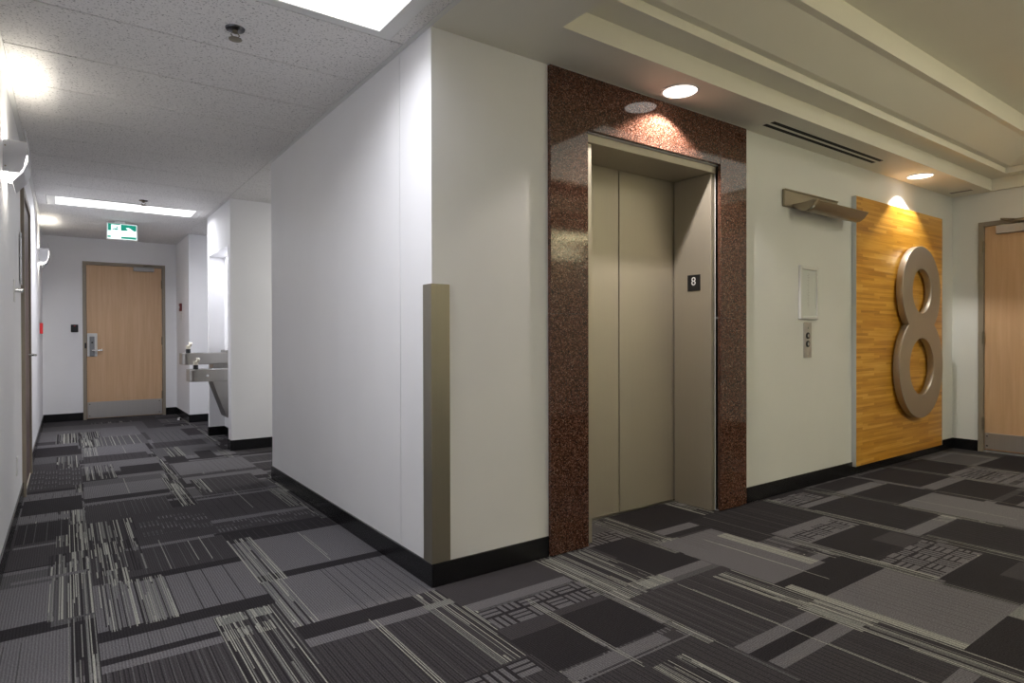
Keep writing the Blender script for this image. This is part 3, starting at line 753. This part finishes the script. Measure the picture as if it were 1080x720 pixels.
d1 = struct_root('door_1', (-.652, YE, 0))     # end of the corridor
fx0, fx1, lx0, lx1 = -1.157, -.147, -1.112, -.190
FY = YE - .014
def frame3(name, parent, boxes):
    bm = B()
    for b in boxes: box(bm, *b, .002, 1)
    o = link(name, bm, M['taupe'], parent); return o
frame3('door_frame', d1, [(fx0, lx0 - .003, FY, YE + .09, 0, 2.215), (lx1 + .003, fx1, FY, YE + .09, 0, 2.215), (lx0 - .003, lx1 + .003, FY, YE + .09, 2.172, 2.215)])
bm = B(); box(bm, lx0, lx1, YE + .004, YE + .05, .012, 2.169, .002, 1); link('door_leaf', bm, M['maple'], d1)
bm = B(); box(bm, lx0 + .004, lx1 - .004, YE - .001, YE + .004, .02, .245, .001, 1); kp = link('kick_plate', bm, M['steel_soft'], d1)
for x in (lx0 + .03, lx1 - .04):
    for z in (.05, .215):
        bm = B(); lathe(bm, [(.008, 0), (.008, -.004), (.003, -.006)], (x, YE, z), 'y', 12); link('screw', bm, M['brass_dark'], kp)
bm = B(); box(bm, -.55, -.292, YE - .05, YE + .004, 2.11, 2.168, .004, 2); cl = link('door_closer', bm, M['closer_grey'], d1)
bm = B(); tube(bm, [(-.42, YE - .025, 2.165), (-.42, YE - .025, 2.19), (-.36, YE - .05, 2.20), (-.30, YE - .02, 2.20)], .008, 8); link('closer_arm', bm, M['brass_dark'], cl)
bm = B(); box(bm, -1.108, -.990, YE - .008, YE + .004, .885, 1.21, .003, 1); lk = link('lock_plate', bm, M['white_metal'], d1)
bm = B(); box(bm, -1.080, -1.022, YE - .026, YE - .008, .888, 1.165, .006, 2); li = link('lock_body', bm, M['grey_lock'], lk)
bm = B(); tube(bm, [(-1.045, YE - .02, .972), (-1.045, YE - .06, .972), (-1.02, YE - .07, .972), (-.93, YE - .066, .972)], .011, 12); link('lever', bm, M['chrome'], lk, True)
bm = B(); lathe(bm, [(.012, -.026), (.012, -.03)], (-1.05, YE, 1.08), 'y', 16); link('lock_keyhole', bm, M['black'], lk)
bm = B(); box(bm, -1.137, -1.113, FY - .004, FY, 1.0, 1.075, .004, 1); link('strike', bm, M['black'], d1)
for z in (.30, 1.10, 1.93): hinge_part(d1, lx1 + .002, YE - .008, z)

d2 = struct_root('door_2', (XR, -.74, 0))      # lobby, right wall
FXr = XR - .014
frame3('door_frame', d2, [(FXr, XR + .09, -.267, -.222, 0, 2.25), (FXr, XR + .09, DR0, DR0 + .045, 0, 2.25), (FXr, XR + .09, DR0 + .045, -.267, 2.207, 2.25)])
bm = B(); box(bm, XR + .004, XR + .05, DR0 + .048, -.271, .022, 2.204, .002, 1); link('door_leaf', bm, M['maple'], d2)
bm = B(); box(bm, XR - .001, XR + .004, DR0 + .06, -.275, .034, .19, .001, 1); kp = link('kick_plate', bm, M['steel_soft'], d2)
for y in (-.295, DR0 + .08):
    for z in (.065, .16):
        bm = B(); lathe(bm, [(.009, 0), (.009, -.004), (.003, -.006)], (XR, y, z), 'x', 12); link('screw', bm, M['chrome'], kp)
bm = B(); box(bm, XR - .052, XR + .004, -.68, -.376, 2.118, 2.198, .004, 2); cl = link('door_closer', bm, M['closer_grey'], d2)
bm = B()
tube(bm, [(XR - .03, -.55, 2.195), (XR - .03, -.55, 2.235), (XR - .06, -.415, 2.255)], .009, 8)
tube(bm, [(XR - .06, -.415, 2.255), (XR - .05, -.50, 2.222), (XR - .02, -.60, 2.228)], .009, 8)
box(bm, XR - .05, XR - .014, -.66, -.52, 2.215, 2.24, .003, 1)
link('closer_arm', bm, M['brass_dark'], cl)
bm = B(); box(bm, XR - .004, XR + .05, DR0 + .045, -.267, 0, .01); link('threshold', bm, M['alu'], d2)
for z in (.281, 1.12, 2.005): hinge_part(d2, XR - .018, -.268, z)
bm = B(); box(bm, XR - .008, XR + .004, DR0 + .06, DR0 + .12, .9, 1.15, .003, 1); lk = link('lock_plate', bm, M['steel_soft'], d2)
bm = B(); tube(bm, [(XR - .005, DR0 + .09, 1.0), (XR - .06, DR0 + .09, 1.0), (XR - .065, DR0 + .2, 1.0)], .011, 12); link('lever', bm, M['chrome'], lk, True)

d3 = struct_root('door_3', (-W, 3.64, 0))      # left wall
PF = -W + .022
frame3('door_frame', d3, [(-W - .09, PF, DL0, DL0 + .05, 0, 2.22), (-W - .09, PF, DL1 - .05, DL1, 0, 2.22), (-W - .09, PF, DL0 + .05, DL1 - .05, 2.17, 2.22)])
bm = B(); box(bm, -W - .04, -W + .008, DL0 + .053, DL1 - .053, .012, 2.167, .002, 1); link('door_leaf', bm, M['brown_door'], d3)
bm = B(); box(bm, -W - .09, -W + .012, DL0 + .05, DL1 - .05, 0, .011); link('threshold', bm, M['cream_plastic'], d3)
bm = B(); tube(bm, [(-W + .008, DL1 - .12, 1.0), (-W + .05, DL1 - .12, 1.0), (-W + .055, DL1 - .23, 1.0)], .010, 10); link('lever', bm, M['chrome'], d3, True)

# ------------------------------------------------------------------ corridor sconces
def corridor_sconce(y, dz, label):
    t = thing('wall_sconce', label, 'wall light', (-W, y, 2.07 + dz), 'white sconces on the left corridor wall')
    X = lambda u: -W + u
    L = .31
    sheet_p = [(.091, 2.216), (.100, 2.155), (.1035, 2.10), (.1015, 2.05), (.084, 1.999), (.038, 1.942)]
    bm = B(); prism(bm, sheet([(X(u), z + dz) for u, z in sheet_p], .003), 'y', y, y + L); link('shield', bm, M['sconce_grey'], t)
    for ya in (y + .004, y + L - .008):
        bm = B(); prism(bm, [(X(.003), 2.155 + dz), (X(.098), 2.155 + dz), (X(.100), 2.09 + dz), (X(.085), 2.02 + dz), (X(.070), 1.992 + dz), (X(.003), 1.992 + dz)], 'y', ya, ya + .004)
        e = link('end_plate', bm, M['sconce_grey'], t)
        for z in (2.02, 2.125):
            bm = B(); lathe(bm, [(.004, -.002), (.004, .006)], (X(.012), ya, z + dz), 'y', 10); link('screw', bm, M['brass_dark'], e)
    bm = B(); box(bm, X(.001), X(.006), y + .01, y + L - .01, 1.995 + dz, 2.15 + dz); link('back_plate', bm, M['sconce_grey'], t)
    bm = B(); lathe(bm, [(.015, .03), (.015, L - .03)], (X(.05), y, 2.07 + dz), 'y', 16); link('lamp_tube', bm, M['bulb'], t, True)
    for z, ro, pw in ((2.10, PI, 4.6), (2.04, 0, 3.4)):
        ld = bpy.data.lights.new('sconce_glow', 'AREA'); ld.shape = 'RECTANGLE'; ld.size = .05 if ro else .03; ld.size_y = .24; ld.energy = pw * 1.0; ld.color = (1, .93, .78)
        lo = bpy.data.objects.new('sconce_glow', ld); COL.objects.link(lo); lo.location = (X(.055 if ro else .024), y + L / 2, z + dz); lo.rotation_euler = (ro, 0, 0)
corridor_sconce(1.60, 0, 'lit white sconce at the near end of the left corridor wall')
corridor_sconce(6.55, .035, 'lit white sconce beyond the brown door on the left corridor wall')

# small wall devices
def plate(name, label, cat, b, mat):
    bm = B(); box(bm, *b, .002, 1)
    o = link(name, bm, mat, at=((b[0] + b[1]) / 2, (b[2] + b[3]) / 2, b[4])); return tag(o, label, cat)
kb = thing('wall_device', 'small chrome knob on a thin plate on the left wall before the brown door', 'wall device', (-W, 2.4, 1.37))
bm = B(); box(bm, -W + .001, -W + .006, 2.37, 2.44, 1.36, 1.50, .002, 1); link('plate', bm, M['white_metal'], kb)
bm = B(); lathe(bm, [(.013, .005), (.013, .042), (.010, .046)], (-W, 2.40, 1.432), 'x', 20); link('knob', bm, M['chrome'], kb, True)
sp_ = thing('sign_plate', 'thin grey sign plate seen edge-on beside the brown door frame', 'sign plate', (-W, 3.0, 1.5))
bm = B(); box(bm, -W + .006, -W + .011, 2.93, 3.06, 1.51, 1.87, .001, 1); link('plate', bm, M['alu'], sp_)
for z in (1.54, 1.69, 1.84):
    bm = B(); lathe(bm, [(.010, .001), (.010, .016)], (-W, 2.95, z), 'x', 14); link('standoff', bm, M['chrome'], sp_)
ol = thing('wall_outlet', 'white electrical outlet low on the left wall before the brown door', 'outlet', (-W, 2.52, .27))
bm = B(); box(bm, -W + .001, -W + .007, 2.48, 2.56, .27, .39, .002, 1); link('cover_plate', bm, M['white_metal'], ol)
for z in (.30, .36):
    bm = B(); box(bm, -W + .007, -W + .009, 2.50, 2.54, z - .015, z + .015, .001, 1); link('socket', bm, M['white_metal'], ol)
ps = thing('fire_pull_station', 'red fire alarm pull station on the left wall near the end door', 'fire alarm', (-W, 6.95, 1.2))
bm = B(); box(bm, -W + .001, -W + .032, 6.90, 7.0, 1.195, 1.325, .004, 2); link('body', bm, M['red'], ps)
bm = B(); box(bm, -W + .032, -W + .042, 6.915, 6.985, 1.235, 1.255, .002, 1); link('pull_handle', bm, M['paper'], ps)
cr = thing('card_reader', 'black square card reader on the end wall left of the maple door', 'card reader', (-1.25, YE, 1.225))
bm = B(); box(bm, -1.292, -1.208, YE - .025, YE - .001, 1.225, 1.33, .006, 2); link('body', bm, M['black'], cr)
bm = B(); box(bm, -1.26, -1.24, YE - .027, YE - .025, 1.306, 1.314); link('indicator_light', bm, M['red'], cr)
fs_ = thing('alarm_box', 'narrow dark red box on the alcove wall near the end door', 'alarm box', (0, 7.48, 1.53))
bm = B(); box(bm, -.03, -.001, 7.44, 7.52, 1.525, 1.635, .004, 1); link('body', bm, plain('dark_red_plastic', srgb(110, 40, 40), .4), fs_)
bm = B(); box(bm, -.033, -.03, 7.455, 7.505, 1.56, 1.60); link('panel', bm, M['paper'], fs_)
bm = B(); box(bm, -.006, -.001, 7.44, 7.51, 1.39, 1.50, .002, 1); lsw = link('light_switch', bm, M['white_metal'], at=(0, 7.475, 1.39)); tag(lsw, 'white switch plate below the dark red box on the alcove wall', 'switch')
ds = thing('door_stop', 'small chrome door stop on the carpet right of the end door', 'door stop', (-.075, 7.2, 0))
bm = B(); lathe(bm, [(.028, .0), (.028, .006), (.020, .03), (.010, .036)], (-.075, 7.2, 0), 'z', 24); link('dome', bm, M['chrome'], ds, True)
bm = B(); lathe(bm, [(.021, .018), (.023, .022), (.021, .027)], (-.075, 7.2, 0), 'z', 24); link('rubber_ring', bm, M['black'], ds, True)

# ------------------------------------------------------------------ drinking fountains
def fountain(y0, y1, z1, label, apron):
    xf = -.325; z0 = z1 - .125; yc = (y0 + y1) / 2
    t = thing('drinking_fountain', label, 'drinking fountain', (0, yc, z0), 'pair of steel drinking fountains in the niche')
    bm = B()
    # body with a rounded front in plan
    r = .06
    pl = [(NX - .002, y0), (xf + r, y0)] + [(xf + r - r * math.sin(a), y0 + r - r * math.cos(a)) for a in [PI / 2 * k / 6 for k in range(1, 7)]] + \
         [(xf + r - r * math.cos(a), y1 - r + r * math.sin(a)) for a in [PI / 2 * k / 6 for k in range(0, 7)]] + [(NX - .002, y1)]
    prism(bm, pl, 'z', z0, z1, .016); link('basin', bm, M['steel'], t)
    bm = B()        # raised rim and the bowl
    box(bm, NX - .06, NX - .004, y0 + .02, y1 - .02, z1, z1 + .03, .008, 2)
    link('back_ledge', bm, M['steel'], t)
    bm = B(); lathe(bm, [(.10, .001), (.095, .004), (.02, .0015)], (-.10, yc, z1), 'z', 32); link('drain_bowl', bm, M['chrome'], t, True)
    bx = xf + .07; by = y0 + .11
    bm = B(); lathe(bm, [(.026, 0), (.024, .045), (.020, .05)], (bx, by, z1), 'z', 20); bb = link('bubbler', bm, M['black'], t, True)
    bm = B(); tube(bm, [(bx, by, z1 + .045), (bx, by, z1 + .08), (bx + .012, by, z1 + .10), (bx + .034, by, z1 + .094)], .024, 14); link('spout', bm, M['cream_plastic'], bb, True)
    bm = B(); lathe(bm, [(.014, 0), (.014, -.012), (.011, -.016)], (xf + .16, y0, z0 + .06), 'y', 20); link('push_button', bm, M['chrome'], t)
    if apron:
        bm = B(); prism(bm, [(NX - .003, z0), (-.115, z0), (.02, z0 - .385), (.045, z0 - .395), (NX - .003, z0 - .395)], 'y', y0 + .01, y1 - .02, .004)
        link('apron', bm, M['steel'], t)
    else:
        bm = B(); box(bm, -.02, NX - .003, y0 + .04, y1 - .04, z0 - .12, z0, .006, 2); link('apron', bm, M['steel'], t)
    return t
fountain(4.54, 4.84, .812, 'lower steel drinking fountain with a slanted apron in the niche', True)
fountain(5.02, 5.32, .972, 'higher steel drinking fountain behind the lower one in the niche', False)

# ------------------------------------------------------------------ lights, seen and added
def area(x, y, z, sx_, sy_, e, col=(1, 1, 1), rot=(0, 0, 0), spread=180):
    ld = bpy.data.lights.new('lamp', 'AREA'); ld.shape = 'RECTANGLE'; ld.size = sx_; ld.size_y = sy_; ld.energy = e; ld.color = col; ld.spread = math.radians(spread)
    o = bpy.data.objects.new('lamp', ld); COL.objects.link(o); o.location = (x, y, z); o.rotation_euler = rot; return o
def spot(x, y, z, e, ang, col, blend=.5, size=.04, tilt=(0, 0, 0)):
    ld = bpy.data.lights.new('lamp', 'SPOT'); ld.energy = e; ld.spot_size = math.radians(ang); ld.spot_blend = blend; ld.color = col; ld.shadow_soft_size = size
    o = bpy.data.objects.new('lamp', ld); COL.objects.link(o); o.location = (x, y, z); o.rotation_euler = tilt; return o
cool = (.95, .955, 1.0); neut = (1, .96, .84)
# modelled corridor panels, then an unseen fill lamp added behind the camera
area(-.80, P0 - DY / 2, H - .002, 1.0, .42, 17.5, cool, spread=152)
area(-.80, P0 + DY * 9.5, H - .002, 1.25, .42, 27, cool, spread=160)
area(-.80, P0 - DY * 6.5, H - .01, 1.25, .42, 11, cool)
# unseen fill lamps added in the cross corridor, alcove and niche
area(2.0, 3.35, H - .002, 1.2, .42, 34, (1, .98, .9))
area(.9, 6.1, H - .002, .5, .5, 6, cool)
area(NX - .06, (NY0 + NY1) / 2, NZ - .003, .08, .8, 2.5, cool)
# downlights grazing the elevator wall
for x in (1.512, 4.738):
    spot(x, -.172, H - .012, 74 if x < 3 else 48, 126 if x < 3 else 106, (1, .90, .84) if x < 3 else (1, .95, .88), .3, .015)
# unseen fill lamps added to the lobby: soffit spots, coffer area, back-wall uplights
for x, y in ((2.4, -3.95), (3.7, -3.95), (5.0, -3.95)):
    spot(x, y, H - .01, 20, 140, neut, 1.0, .08)
area(3.9, -2.2, 2.945, 3.0, 1.6, 17, neut)  # added soft fill under the coffer, no fixture modelled
for x in (1.5, 3.0, 4.5):
    area(x, -4.22, 2.12, .7, .15, 20, (1, .90, .58), (math.radians(180 - 18), 0, 0), spread=150)  # added uplight to brighten the coffer, no sconce modelled

w = bpy.data.worlds.new('world'); scene.world = w; w.use_nodes = True
w.node_tree.nodes['Background'].inputs[0].default_value = (.5, .5, .5, 1); w.node_tree.nodes['Background'].inputs[1].default_value = .05
vs_ = scene.view_settings
scene.display_settings.display_device = 'sRGB'
vs_.view_transform = 'Standard'; vs_.look = 'None'; vs_.exposure = 0.1; vs_.gamma = 1.0; vs_.use_curve_mapping = False
scene.cycles.max_bounces = 8; scene.cycles.diffuse_bounces = 5; scene.cycles.use_denoising = True
